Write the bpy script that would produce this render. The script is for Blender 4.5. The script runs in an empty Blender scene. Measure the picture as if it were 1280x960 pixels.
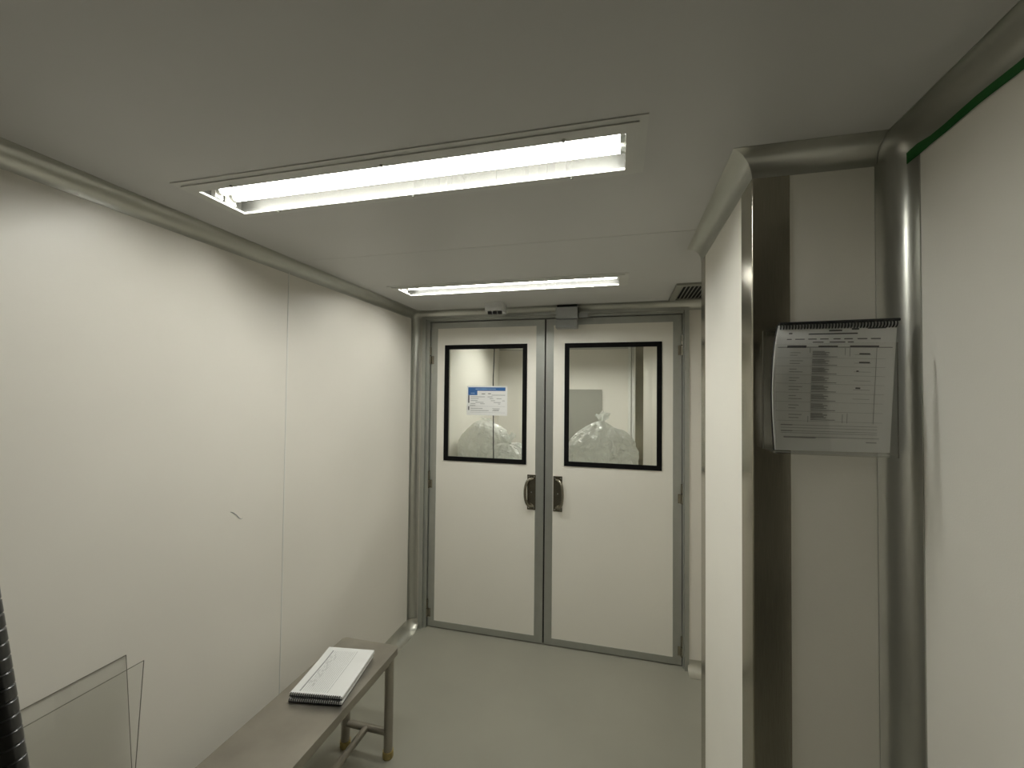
import bpy, bmesh, math, random
from mathutils import Vector, Matrix, noise
random.seed(7)
PI = math.pi
sc = bpy.context.scene
col = sc.collection

# ------------------------------------------------------------------ camera, world, exposure
EYE = Vector((0.0, 0.0, 1.675))
FPX, YAW, PIT, ROL = 531.05, 0.2496, 0.0231, 0.0102
fw = Vector((-math.sin(YAW) * math.cos(PIT), math.cos(YAW) * math.cos(PIT), math.sin(PIT)))
rt = fw.cross(Vector((0, 0, 1))).normalized()
up = rt.cross(fw)
rt, up = (rt * math.cos(ROL) + up * math.sin(ROL)), (up * math.cos(ROL) - rt * math.sin(ROL))
cam_d = bpy.data.cameras.new('camera')
cam_d.sensor_fit = 'HORIZONTAL'
cam_d.sensor_width = 36.0
cam_d.lens = FPX / 1280 * 36.0
cam_d.clip_start = 0.02
cam = bpy.data.objects.new('camera', cam_d)
col.objects.link(cam)
cam.matrix_world = Matrix(((rt.x, up.x, -fw.x, EYE.x), (rt.y, up.y, -fw.y, EYE.y),
                           (rt.z, up.z, -fw.z, EYE.z), (0, 0, 0, 1)))
sc.camera = cam

world = bpy.data.worlds.new('world')
sc.world = world
world.use_nodes = True
world.node_tree.nodes['Background'].inputs[0].default_value = (0.02, 0.02, 0.018, 1)
world.node_tree.nodes['Background'].inputs[1].default_value = 0.2

LAMP = 53.0            # tube emission of the fluorescent fittings
LAMP_NEXT = 98.0       # the fitting of the room behind the doors
sc.view_settings.view_transform = 'Standard'
sc.view_settings.look = 'None'
sc.view_settings.gamma = 1.0
sc.view_settings.exposure = 0.0
sc.view_settings.use_curve_mapping = False
try:
    sc.cycles.use_denoising = True
    sc.cycles.max_bounces = 12
    sc.cycles.transparent_max_bounces = 24
    sc.cycles.sample_clamp_indirect = 6.0
except Exception:
    pass


def ray_point(px, py, depth):
    """point at a depth along the view axis behind a pixel of the 1280x960 frame"""
    return EYE + (fw + rt * ((px - 640) / FPX) - up * ((py - 480) / FPX)) * depth


# ------------------------------------------------------------------ materials
def new_mat(name):
    m = bpy.data.materials.new(name)
    m.use_nodes = True
    nt = m.node_tree
    nt.nodes.clear()
    out = nt.nodes.new('ShaderNodeOutputMaterial')
    return m, nt, out


def surf(name, colr, rough=0.5, metal=0.0, var=0.05, scale=6.0, bump=0.0, bscale=120.0, stretch=(1, 1, 1), rvar=0.0,
         spec=0.5, emis=None):
    m, nt, out = new_mat(name)
    b = nt.nodes.new('ShaderNodeBsdfPrincipled')
    tc = nt.nodes.new('ShaderNodeTexCoord')
    mp = nt.nodes.new('ShaderNodeMapping')
    mp.inputs['Scale'].default_value = stretch
    nt.links.new(tc.outputs['Object'], mp.inputs['Vector'])
    n = nt.nodes.new('ShaderNodeTexNoise')
    n.inputs['Scale'].default_value = scale
    n.inputs['Detail'].default_value = 4
    nt.links.new(mp.outputs[0], n.inputs['Vector'])
    r = nt.nodes.new('ShaderNodeValToRGB')
    r.color_ramp.elements[0].position = 0.3
    r.color_ramp.elements[1].position = 0.7
    r.color_ramp.elements[0].color = tuple(max(0, c * (1 - var)) for c in colr) + (1,)
    r.color_ramp.elements[1].color = tuple(min(1, c * (1 + var)) for c in colr) + (1,)
    nt.links.new(n.outputs['Fac'], r.inputs[0])
    nt.links.new(r.outputs[0], b.inputs['Base Color'])
    b.inputs['Roughness'].default_value = rough
    b.inputs['Metallic'].default_value = metal
    b.inputs['Specular IOR Level'].default_value = spec
    if rvar:
        mr = nt.nodes.new('ShaderNodeMapRange')
        mr.inputs['To Min'].default_value = max(0.02, rough - rvar)
        mr.inputs['To Max'].default_value = min(1, rough + rvar)
        nt.links.new(n.outputs['Fac'], mr.inputs['Value'])
        nt.links.new(mr.outputs[0], b.inputs['Roughness'])
    if bump:
        n2 = nt.nodes.new('ShaderNodeTexNoise')
        n2.inputs['Scale'].default_value = bscale
        nt.links.new(mp.outputs[0], n2.inputs['Vector'])
        bp = nt.nodes.new('ShaderNodeBump')
        bp.inputs['Strength'].default_value = bump
        bp.inputs['Distance'].default_value = 0.002
        nt.links.new(n2.outputs['Fac'], bp.inputs['Height'])
        nt.links.new(bp.outputs[0], b.inputs['Normal'])
    if emis:
        b.inputs['Emission Color'].default_value = emis[0] + (1,)
        b.inputs['Emission Strength'].default_value = emis[1]
    nt.links.new(b.outputs[0], out.inputs[0])
    return m


def glass(name, tint=(0.97, 0.985, 0.975), ior=1.45, rough=0.0, gain=1.0):
    m, nt, out = new_mat(name)
    t = nt.nodes.new('ShaderNodeBsdfTransparent')
    t.inputs[0].default_value = tint + (1,)
    g = nt.nodes.new('ShaderNodeBsdfGlossy')
    g.inputs['Roughness'].default_value = rough
    f = nt.nodes.new('ShaderNodeFresnel')
    f.inputs['IOR'].default_value = ior
    mu = nt.nodes.new('ShaderNodeMath')
    mu.operation = 'MULTIPLY'
    mu.inputs[1].default_value = gain
    mx = nt.nodes.new('ShaderNodeMixShader')
    # the pane is a closed slab: keep the same outer index on its inner faces
    ge = nt.nodes.new('ShaderNodeNewGeometry')
    im = nt.nodes.new('ShaderNodeMapRange')
    im.inputs['To Min'].default_value = ior
    im.inputs['To Max'].default_value = 1.0 / ior
    nt.links.new(ge.outputs['Backfacing'], im.inputs['Value'])
    nt.links.new(im.outputs[0], f.inputs['IOR'])
    nt.links.new(f.outputs[0], mu.inputs[0])
    nt.links.new(mu.outputs[0], mx.inputs[0])
    nt.links.new(t.outputs[0], mx.inputs[1])
    nt.links.new(g.outputs[0], mx.inputs[2])
    nt.links.new(mx.outputs[0], out.inputs[0])
    return m


def emitter(name, colr, s):
    m, nt, out = new_mat(name)
    e = nt.nodes.new('ShaderNodeEmission')
    e.inputs[0].default_value = colr + (1,)
    e.inputs[1].default_value = s
    nt.links.new(e.outputs[0], out.inputs[0])
    return m


def bag_material():
    m, nt, out = new_mat('clear_polythene')
    tc = nt.nodes.new('ShaderNodeTexCoord')
    n = nt.nodes.new('ShaderNodeTexNoise')
    n.inputs['Scale'].default_value = 14
    n.inputs['Detail'].default_value = 6
    n.inputs['Distortion'].default_value = 1.5
    nt.links.new(tc.outputs['Object'], n.inputs['Vector'])
    bp = nt.nodes.new('ShaderNodeBump')
    bp.inputs['Strength'].default_value = 1.0
    bp.inputs['Distance'].default_value = 0.05
    nt.links.new(n.outputs['Fac'], bp.inputs['Height'])
    d = nt.nodes.new('ShaderNodeBsdfDiffuse')
    d.inputs[0].default_value = (0.95, 0.95, 0.90, 1)
    tl = nt.nodes.new('ShaderNodeBsdfTranslucent')
    tl.inputs[0].default_value = (0.95, 0.95, 0.90, 1)
    tr = nt.nodes.new('ShaderNodeBsdfTransparent')
    tr.inputs[0].default_value = (0.95, 0.95, 0.92, 1)
    g = nt.nodes.new('ShaderNodeBsdfGlossy')
    g.inputs['Roughness'].default_value = 0.16
    for nd in (d, tl, g):
        nt.links.new(bp.outputs[0], nd.inputs['Normal'])
    a = nt.nodes.new('ShaderNodeMixShader'); a.inputs[0].default_value = 0.5
    b = nt.nodes.new('ShaderNodeMixShader'); b.inputs[0].default_value = 0.22
    c = nt.nodes.new('ShaderNodeMixShader'); c.inputs[0].default_value = 0.20
    nt.links.new(d.outputs[0], a.inputs[1]); nt.links.new(tl.outputs[0], a.inputs[2])
    nt.links.new(a.outputs[0], b.inputs[1]); nt.links.new(tr.outputs[0], b.inputs[2])
    nt.links.new(b.outputs[0], c.inputs[1]); nt.links.new(g.outputs[0], c.inputs[2])
    nt.links.new(c.outputs[0], out.inputs[0])
    return m


M = {
    'wall': surf('wall_panel_paint', (0.775, 0.738, 0.672), 0.42, 0, 0.025, 1.4, 0.03, 260, rvar=0.05),
    'wall_r': surf('wall_right_lightened', (0.89, 0.86, 0.785), 0.5, 0, 0.025, 2.0, 0.10, 300),  # wall paint lightened to make up for weak lamplight on the right
    'ceiling': surf('ceiling_paint', (0.58, 0.575, 0.56), 0.45, 0, 0.02, 1.2),
    'floor': surf('epoxy_floor', (0.335, 0.325, 0.27), 0.38, 0, 0.04, 2.5, 0.05, 60, rvar=0.06),
    'alu': surf('satin_aluminium', (0.46, 0.46, 0.42), 0.33, 0.9, 0.03, 20),
    'alu_cove': surf('cove_aluminium', (0.50, 0.50, 0.46), 0.30, 0.85, 0.03, 14, rvar=0.04),
    'alu_floor': surf('floor_cove_aluminium', (0.62, 0.61, 0.55), 0.28, 0.8, 0.06, 20, 0.1, 60),
    'door_alu': surf('door_frame_aluminium', (0.47, 0.48, 0.45), 0.42, 0.8, 0.03, 20),
    'door_panel': surf('door_panel_paint', (0.86, 0.83, 0.755), 0.4, 0, 0.02, 1.5),
    'steel': surf('brushed_stainless', (0.40, 0.375, 0.31), 0.20, 1.0, 0.10, 30, 0.05, 90, (30, 30, 0.6), 0.05),
    'bench': surf('bench_stainless', (0.40, 0.375, 0.33), 0.36, 0.95, 0.12, 6, 0.03, 160, rvar=0.08),
    'dark_steel': surf('pull_handle_steel', (0.30, 0.28, 0.23), 0.25, 1.0, 0.08, 30),
    'gasket': surf('black_rubber', (0.006, 0.006, 0.006), 0.75, 0, 0.1, 30, spec=0.12),
    'black': surf('black_plastic', (0.012, 0.012, 0.013), 0.35, 0, 0.1, 40),
    'gap': surf('gap_shade_black', (0.01, 0.01, 0.01), 0.9, 0, 0.1, 40),  # near black colour put in for the shade inside gaps and openings
    'device': surf('grey_device_plastic', (0.66, 0.66, 0.65), 0.45, 0, 0.05, 30),
    'lock': surf('grey_lock_metal', (0.40, 0.41, 0.41), 0.4, 0.3, 0.05, 30),
    'lamp_frame': surf('lamp_frame_paint', (0.62, 0.62, 0.59), 0.45, 0.0, 0.02, 10),
    'reflector': surf('lamp_reflector_darkened', (0.045, 0.044, 0.039), 0.5, 0.0, 0.02, 10),  # darkened from white so the tubes' glare on the tray does not clip
    'white': surf('white_plastic', (0.75, 0.74, 0.70), 0.4, 0, 0.02, 10),
    'vent': surf('vent_grille_paint', (0.30, 0.30, 0.26), 0.5, 0.2, 0.05, 20),
    'glass': glass('clear_glass'),
    'lampglass': glass('lamp_cover_glass', (0.97, 0.98, 0.97)),
    'acrylic': glass('clear_acrylic', (0.975, 0.977, 0.972), 1.40),
    'acrylic_edge': surf('acrylic_cut_edge', (0.16, 0.15, 0.12), 0.3, 0, 0.05, 20),
    'tube': emitter('fluorescent_tube', (1.0, 0.985, 0.93), LAMP),
    'tube_next': emitter('fluorescent_tube_next_room', (1.0, 0.985, 0.92), LAMP_NEXT),
    'paper': surf('white_paper', (0.80, 0.80, 0.79), 0.6, 0, 0.015, 8),
    'paper_edge': surf('page_edges', (0.62, 0.62, 0.62), 0.7, 0, 0.15, 90, stretch=(1, 1, 14)),
    'comb_gap': surf('comb_slot_paper', (0.16, 0.16, 0.16), 0.3, 0, 0.05, 20),
    'comb': surf('comb_binding_plastic', (0.022, 0.022, 0.022), 0.28, 0, 0.1, 40, spec=0.8),
    'ink': surf('grey_print', (0.10, 0.10, 0.105), 0.7, 0, 0.1, 60),
    'ink_light': surf('light_grey_print', (0.36, 0.36, 0.36), 0.7, 0, 0.1, 60),
    'blue': surf('blue_print', (0.035, 0.13, 0.36), 0.5, 0, 0.1, 40),
    'blue_light': surf('pale_blue_print', (0.25, 0.38, 0.60), 0.5, 0, 0.1, 40),
    'tape': surf('green_tape', (0.004, 0.11, 0.012), 0.4, 0, 0.1, 40),
    'foot': surf('yellowed_rubber_foot', (0.36, 0.28, 0.10), 0.6, 0, 0.15, 40),
    'bag': bag_material(),
    'grey_board': surf('grey_board_paint', (0.33, 0.32, 0.28), 0.5, 0, 0.03, 3),
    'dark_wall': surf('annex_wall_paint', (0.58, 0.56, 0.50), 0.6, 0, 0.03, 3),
}


# ------------------------------------------------------------------ mesh helpers
def box(bm, x0, x1, y0, y1, z0, z1):
    v = [bm.verts.new(p) for p in ((x0, y0, z0), (x1, y0, z0), (x1, y1, z0), (x0, y1, z0),
                                   (x0, y0, z1), (x1, y0, z1), (x1, y1, z1), (x0, y1, z1))]
    for f in ((3, 2, 1, 0), (4, 5, 6, 7), (0, 1, 5, 4), (1, 2, 6, 5), (2, 3, 7, 6), (3, 0, 4, 7)):
        bm.faces.new([v[i] for i in f])


def tube(bm, pts, r, seg=12, closed=False, caps=True):
    pts = [Vector(p) for p in pts]
    n = len(pts)
    rr = r if isinstance(r, (list, tuple)) else [r] * n
    rings = []
    ref = None
    for i, p in enumerate(pts):
        if closed:
            t = pts[(i + 1) % n] - pts[i - 1]
        else:
            t = pts[min(i + 1, n - 1)] - pts[max(i - 1, 0)]
        t.normalize()
        if ref is None:
            ref = Vector((0, 0, 1)) if abs(t.z) < 0.9 else Vector((1, 0, 0))
        a = (ref - t * ref.dot(t)).normalized()
        ref = a
        b = t.cross(a)
        rings.append([bm.verts.new(p + (a * math.cos(2 * PI * k / seg) + b * math.sin(2 * PI * k / seg)) * rr[i])
                      for k in range(seg)])
    m = n if closed else n - 1
    for i in range(m):
        A, B = rings[i], rings[(i + 1) % n]
        for k in range(seg):
            bm.faces.new((A[k], A[(k + 1) % seg], B[(k + 1) % seg], B[k]))
    if caps and not closed:
        bm.faces.new(rings[0][::-1])
        bm.faces.new(rings[-1])


def prism(bm, prof, O, U, V, W, w0, w1, k0=0.0, k1=0.0):
    """extrude a (u,v) profile from O along W; ends may be mitred with u"""
    O, U, V, W = map(Vector, (O, U, V, W))
    A = [bm.verts.new(O + U * u + V * v + W * (w0 - k0 * u)) for u, v in prof]
    B = [bm.verts.new(O + U * u + V * v + W * (w1 + k1 * u)) for u, v in prof]
    n = len(prof)
    for i in range(n):
        bm.faces.new((A[i], A[(i + 1) % n], B[(i + 1) % n], B[i]))
    bm.faces.new(A[::-1])
    bm.faces.new(B)


def cove_profile(c, lip=0.004, t=0.0015, n=10):
    p = [(0.0003, 0.0003), (c + lip, 0.0003), (c + lip, t), (c, t)]
    for i in range(1, n):
        a = PI / 2 * i / n
        p.append((c - (c - t) * math.sin(a), c - (c - t) * math.cos(a)))
    p += [(t, c), (t, c + lip), (0.0003, c + lip)]
    return p


def octant(bm, corner, sx, sy, sz, c, n=8):
    """concave ball corner where three coves meet; s* point from the corner into the room"""
    ctr = Vector(corner) + Vector((sx, sy, sz)) * c
    r = c - 0.0015
    grid = []
    for i in range(n + 1):
        th = PI / 2 * i / n
        row = []
        for j in range(n + 1):
            ph = PI / 2 * j / n
            d = Vector((-sx * math.cos(th) * math.cos(ph), -sy * math.cos(th) * math.sin(ph), -sz * math.sin(th)))
            row.append(bm.verts.new(ctr + d * r))
        grid.append(row)
    for i in range(n):
        for j in range(n):
            if i == n - 1 and False:
                continue
            bm.faces.new((grid[i][j], grid[i][j + 1], grid[i + 1][j + 1], grid[i + 1][j]))


def slab_holes(bm, axes, a0, a1, b0, b1, c0, c1, holes):
    """slab in plane (a,b) with rectangular holes, thickness c0..c1; axes = order string like 'xyz' for (a,b,c)"""
    A = sorted({a0, a1, *[h[0] for h in holes], *[h[1] for h in holes]})
    B = sorted({b0, b1, *[h[2] for h in holes], *[h[3] for h in holes]})
    vs = {}

    def P(i, j, c):
        k = (i, j, c)
        if k not in vs:
            d = {axes[0]: A[i], axes[1]: B[j], axes[2]: c}
            vs[k] = bm.verts.new((d['x'], d['y'], d['z']))
        return vs[k]

    def solid(i, j):
        if i < 0 or j < 0 or i >= len(A) - 1 or j >= len(B) - 1:
            return False
        ca, cb = (A[i] + A[i + 1]) / 2, (B[j] + B[j + 1]) / 2
        return not any(h[0] < ca < h[1] and h[2] < cb < h[3] for h in holes)
    for i in range(len(A) - 1):
        for j in range(len(B) - 1):
            if not solid(i, j):
                continue
            for c in (c0, c1):
                bm.faces.new((P(i, j, c), P(i + 1, j, c), P(i + 1, j + 1, c), P(i, j + 1, c)))
            for di, dj, e in ((-1, 0, ((i, j), (i, j + 1))), (1, 0, ((i + 1, j), (i + 1, j + 1))),
                              (0, -1, ((i, j), (i + 1, j))), (0, 1, ((i, j + 1), (i + 1, j + 1)))):
                if not solid(i + di, j + dj):
                    (p, q), (r, s) = e
                    bm.faces.new((P(p, q, c0), P(r, s, c0), P(r, s, c1), P(p, q, c1)))


def origin_of(parent):
    return parent.matrix_world.translation.copy() if parent else Vector((0, 0, 0))


ORG = {}


def obj(name, bm, mat, parent=None, smooth=False, bevel=0.0, world_coords=True):
    """link a bmesh as one mesh object; world coordinates unless told otherwise"""
    if bevel:
        bmesh.ops.bevel(bm, geom=[e for e in bm.edges if len(e.link_faces) == 2 and e.calc_face_angle(0) > 0.6],
                        offset=bevel, segments=2, profile=0.5, affect='EDGES', clamp_overlap=True)
    bmesh.ops.recalc_face_normals(bm, faces=bm.faces)
    if smooth:
        for f in bm.faces:
            f.smooth = True
        for e in bm.edges:
            if len(e.link_faces) == 2 and e.calc_face_angle(0) > 0.7:
                e.smooth = False
    me = bpy.data.meshes.new(name)
    xs = [v.co for v in bm.verts]
    if parent is None:
        lo = [min(c[i] for c in xs) for i in range(3)]
        hi = [max(c[i] for c in xs) for i in range(3)]
        org = Vector(((lo[0] + hi[0]) / 2, (lo[1] + hi[1]) / 2, lo[2]))
        bmesh.ops.translate(bm, vec=-org, verts=bm.verts)
    elif world_coords:
        bmesh.ops.translate(bm, vec=-ORG[parent.name], verts=bm.verts)
    bm.to_mesh(me)
    bm.free()
    me.materials.append(M[mat])
    o = bpy.data.objects.new(name, me)
    col.objects.link(o)
    if parent is None:
        o.location = org
        ORG[o.name] = org
    else:
        o.parent = parent
        ORG[o.name] = ORG[parent.name]
    return o


def bobj(name, b, mat, parent=None, bevel=0.0):
    bm = bmesh.new()
    box(bm, *b)
    return obj(name, bm, mat, parent, bevel=bevel)


def tobj(name, pts, r, mat, parent=None, seg=12, closed=False):
    bm = bmesh.new()
    tube(bm, pts, r, seg, closed)
    return obj(name, bm, mat, parent, smooth=True)


def thing(name, label, cat, loc, rotz=0.0, group=None, kind=None):
    o = bpy.data.objects.new(name, None)
    o.empty_display_size = 0.05
    col.objects.link(o)
    o.location = loc
    o.rotation_euler = (0, 0, rotz)
    ORG[o.name] = Vector(loc) if not rotz else Vector((0, 0, 0))
    tag(o, label, cat, group, kind)
    return o


def tag(o, label=None, cat=None, group=None, kind=None):
    if label:
        o['label'] = label
    if cat:
        o['category'] = cat
    if group:
        o['group'] = group
    if kind:
        o['kind'] = kind
    return o


def copy_part(src, parent, dloc=(0, 0, 0)):
    c = src.copy()
    col.objects.link(c)
    c.parent = parent
    c.location = src.location + Vector(dloc)
    ORG[c.name] = ORG.get(parent.name, Vector((0, 0, 0)))
    return c


def copy_tree(src, loc, label=None, rotz=None):
    r = src.copy()
    col.objects.link(r)
    r.location = loc
    if rotz is not None:
        r.rotation_euler = (0, 0, rotz)
    if label:
        r['label'] = label
    for ch in list(src.children):
        c = ch.copy()
        col.objects.link(c)
        c.parent = r
        for g in ch.children:
            d = g.copy()
            col.objects.link(d)
            d.parent = c
    return r


# ------------------------------------------------------------------ key dimensions (metres)
H = 2.260                    # ceiling
XL, XR = -1.453, 0.620       # left and right wall faces
YD = 2.845                   # front of the door leaves
YW = 2.815                   # face of the wall around the doors
XP, YP, YPF = 0.311, 1.140, 1.810   # pilaster: side face, front face, far end
C = 0.050                    # ceiling / corner cove radius
CF = 0.068                   # floor cove radius
YB, YN = -2.2, 5.05          # rear wall, far wall of the room behind the doors
XA = 2.3                     # unseen side annex, added so the corner guard reflects a dark space
YA = 0.60  # right wall stops here, opening the added annex to the guard's reflection

# ------------------------------------------------------------------ structure: floor and ceiling
floor = tag(bobj('floor', (XL - 0.1, XA + 0.1, YB - 0.1, YN + 0.1, -0.08, 0.0), 'floor'),
            'grey green epoxy floor running through both rooms', 'floor', kind='structure')
ceiling = tag(bobj('ceiling', (XL - 0.1, XA + 0.1, YB - 0.1, YN + 0.1, H + 0.14, H + 0.18), 'ceiling'),
              'light grey panel ceiling of the airlock', 'ceiling', kind='structure')
# lamp fittings: centre x, y
LCX = -0.5925
LAMPS = [(LCX, 1.040), (-0.611, 2.219), (-0.60, 4.12)]
HX, HY = 0.645, 0.105      # hole half sizes
cuts = [(YB - 0.1, 0.40), (0.402, 1.5987), (1.6013, YD + 0.02), (YD + 0.022, YN + 0.1)]
for y0, y1 in cuts:
    bm = bmesh.new()
    x1 = XA + 0.1 if y0 < 0 else XR + 0.08
    holes = [(cx - HX, cx + HX, cy - HY, cy + HY) for cx, cy in LAMPS if y0 < cy < y1]
    slab_holes(bm, 'xyz', XL - 0.1, x1, y0, y1, H, H + 0.03, holes)
    obj('ceiling_panel', bm, 'ceiling', ceiling)

# ------------------------------------------------------------------ structure: walls
wl = tag(bobj('wall_left', (XL - 0.10, XL - 0.02, YB - 0.1, YW, 0, H + 0.03), 'wall'),
         'off white sandwich panel wall behind the steel bench', 'wall', kind='structure')
for y0, y1 in ((YB, -0.801), (-0.799, 0.399), (0.401, 1.5972), (1.5994, YW)):
    bobj('wall_panel', (XL - 0.02, XL, y0, y1, 0.001, H + 0.005), 'wall', wl, bevel=0.0012)
# joint filler bead of the seam
tobj('seam_bead', [(XL - 0.0012, 1.5983, 0.05), (XL - 0.0012, 1.5983, H - 0.05)], 0.0032, 'white', wl, 10)
# scuff on the wall
sp = [(1.330, 1.209), (1.343, 1.202), (1.358, 1.189), (1.368, 1.176), (1.378, 1.169), (1.386, 1.170)]
tobj('scuff_mark', [(XL + 0.0004, y, z) for y, z in sp], [0.0008, 0.0016, 0.0014, 0.0014, 0.001, 0.0006], 'ink_light', wl, 6)

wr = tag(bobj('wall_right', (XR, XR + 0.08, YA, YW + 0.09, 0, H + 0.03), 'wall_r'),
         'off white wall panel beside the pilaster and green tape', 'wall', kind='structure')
wret = tag(bobj('wall_return_added', (XR + 0.08, XA, YA, YA + 0.08, 0, H + 0.03), 'dark_wall'),
           'added return wall of the unseen annex behind the right hand wall panel', 'wall', kind='structure')
wann = tag(bobj('wall_annex_added', (XA, XA + 0.08, YB, YA + 0.08, 0, H + 0.03), 'dark_wall'),
           'added unlit side wall of the unseen annex at the rear', 'wall', kind='structure')  # annex walls added to keep the guard's reflection dark
wrear = tag(bobj('wall_rear', (XL - 0.1, XA + 0.08, YB - 0.08, YB, 0, H + 0.03), 'dark_wall'),
            'unlit wall closing the rear of the airlock', 'wall', kind='structure')

# pilaster
pil = thing('wall_pilaster', 'boxed pilaster with off white panels and stainless corner guards', 'pilaster',
            ((XP + XR) / 2, (YP + YPF) / 2, 0), kind='structure')
bobj('core', (XP + 0.006, XR, YP + 0.006, YPF - 0.006, 0, H + 0.01), 'wall', pil)
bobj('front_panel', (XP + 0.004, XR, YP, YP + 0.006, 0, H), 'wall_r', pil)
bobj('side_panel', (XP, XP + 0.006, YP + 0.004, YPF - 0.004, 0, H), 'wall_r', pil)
bobj('far_panel', (XP + 0.004, XR, YPF - 0.006, YPF, 0, H), 'wall', pil)


def corner_guard(ys, wy, wx):
    """L shaped stainless guard with a rounded nose; ys=+1 on the front corner, -1 on the far one"""
    bm = bmesh.new()
    yc = YP if ys > 0 else YPF
    r, t = 0.005, 0.0015
    prof = [(XP + wx, yc)]
    o = [(XP + wx, yc - ys * t)]
    for i in range(7):
        a = PI / 2 * i / 6
        o.append((XP + r - t - r * math.sin(a) + 0.0, yc + ys * (r - t) - ys * r * math.cos(a)))
    o += [(XP - t, yc + ys * wy), (XP, yc + ys * wy)]
    inner = [(XP + 0.0005, yc + ys * 0.0005)]
    poly = o + inner + prof
    A = [bm.verts.new((x, y, 0.002)) for x, y in poly]
    B = [bm.verts.new((x, y, H - C - 0.004)) for x, y in poly]
    n = len(poly)
    for i in range(n):
        bm.faces.new((A[i], A[(i + 1) % n], B[(i + 1) % n], B[i]))
    return obj('corner_guard', bm, 'steel', pil, smooth=True)


corner_guard(1, 0.092, 0.080)
corner_guard(-1, 0.078, 0.080)

# wall around the doors
wf = thing('wall_front', 'off white wall strips around the double doors', 'wall', (-0.4, YW, 0), kind='structure')
bobj('wall_strip', (XL - 0.02, -1.392, YW, YW + 0.09, 0, H + 0.02), 'wall', wf)
bobj('wall_strip', (0.412, XR + 0.08, YW, YW + 0.09, 0, H + 0.02), 'wall', wf)
bobj('lintel', (-1.392, 0.412, YW, YW + 0.09, 2.226, H + 0.02), 'alu', wf)

# door frame
tf = thing('trim_1', 'satin aluminium frame around the double doors', 'door frame', (-0.48, YW, 0), kind='structure')


def jamb(x0, x1, xi):
    s = 1 if xi > x0 else -1
    bobj('jamb', (x0, x1, YW - 0.006, YW + 0.09, 0, 2.226), 'door_alu', tf, bevel=0.0015)


bobj('jamb', (-1.392, -1.362, YW - 0.008, YW + 0.09, 0, 2.2255), 'door_alu', tf, bevel=0.0015)
bobj('jamb_step', (-1.362, -1.338, YW + 0.012, YW + 0.09, 0, 2.192), 'door_alu', tf, bevel=0.0015)
bobj('jamb', (0.386, 0.412, YW - 0.008, YW + 0.09, 0, 2.2255), 'door_alu', tf, bevel=0.0015)
bobj('jamb_step', (0.3775, 0.386, YW + 0.012, YW + 0.09, 0, 2.192), 'door_alu', tf, bevel=0.0015)
bobj('head', (-1.362, 0.386, YW - 0.008, YW + 0.09, 2.206, 2.2255), 'door_alu', tf, bevel=0.0015)
bobj('head_step', (-1.362, 0.386, YW + 0.012, YW + 0.09, 2.1905, 2.206), 'door_alu', tf, bevel=0.0015)
bobj('door_stop', (-1.338, 0.3775, YW + 0.075, YW + 0.088, 2.165, 2.1905), 'gap', tf)


# ------------------------------------------------------------------ coves
def cove_obj(name, label, parts, mat='alu_cove', octs=()):
    bm = bmesh.new()
    for p in parts:
        prism(bm, *p)
    for o_ in octs:
        octant(bm, *o_)
    o = obj(name, bm, mat, smooth=True)
    return tag(o, label, 'cove trim', kind='structure')


CP = cove_profile(C)
CPF = cove_profile(CF)
# left wall / ceiling
cove_obj('trim_2', 'aluminium ceiling cove along the left wall',
         [(CP, (XL, 0, H), (1, 0, 0), (0, 0, -1), (0, 1, 0), YB, YW - C)],
         octs=[((XL, YW, H), 1, -1, -1, C)])
# far left vertical corner
cove_obj('trim_3', 'upright aluminium cove in the corner left of the doors',
         [(CP, (XL, YW, 0), (1, 0, 0), (0, -1, 0), (0, 0, 1), CF, H - C)])
# above the doors
cove_obj('trim_4', 'aluminium ceiling cove above the doors',
         [(CP, (0, YW, H), (0, -1, 0), (0, 0, -1), (1, 0, 0), XL + C, XR)])
# left wall / floor with corner
cove_obj('trim_5', 'floor cove along the left wall behind the bench',
         [(CPF, (XL, 0, 0), (1, 0, 0), (0, 0, 1), (0, 1, 0), YB, YW - CF)],
         'alu_floor', octs=[((XL, YW, 0), 1, -1, 1, CF)])
# floor cove right of the doors
cove_obj('trim_6', 'short floor cove right of the doors',
         [(CPF, (0, YW, 0), (0, -1, 0), (0, 0, 1), (1, 0, 0), 0.405, XR)], 'alu_floor')
# pilaster ceiling coves (mitred at the outer corner)
cove_obj('trim_7', 'aluminium ceiling cove along the front of the pilaster',
         [(CP, (0, YP, H), (0, -1, 0), (0, 0, -1), (1, 0, 0), XP, XR - C, 1.0, 0.0)])
cove_obj('trim_8', 'aluminium ceiling cove along the side of the pilaster',
         [(CP, (XP, 0, H), (-1, 0, 0), (0, 0, -1), (0, 1, 0), YP, YPF, 1.0, 0.0)])
# right wall coves
cove_obj('trim_9', 'aluminium ceiling cove along the right wall with green tape',
         [(CP, (XR, 0, H), (-1, 0, 0), (0, 0, -1), (0, 1, 0), YA, YP - C)],
         octs=[((XR, YP, H), -1, -1, -1, C)])
cove_obj('trim_10', 'upright aluminium cove between pilaster and right wall',
         [(cove_profile(C, 0.006, 0.0026), (XR, YP, 0), (-1, 0, 0), (0, -1, 0), (0, 0, 1), 0.0, H - C)])


tobj('corner_lip', [(XR - C - 0.003, YP - C + (C - 0.001) * math.cos(PI / 2 * i / 10), H - C + (C - 0.001) * math.sin(PI / 2 * i / 10))
                    for i in range(11)], 0.0022, 'alu_cove', bpy.data.objects['trim_10'], 8)

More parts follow.
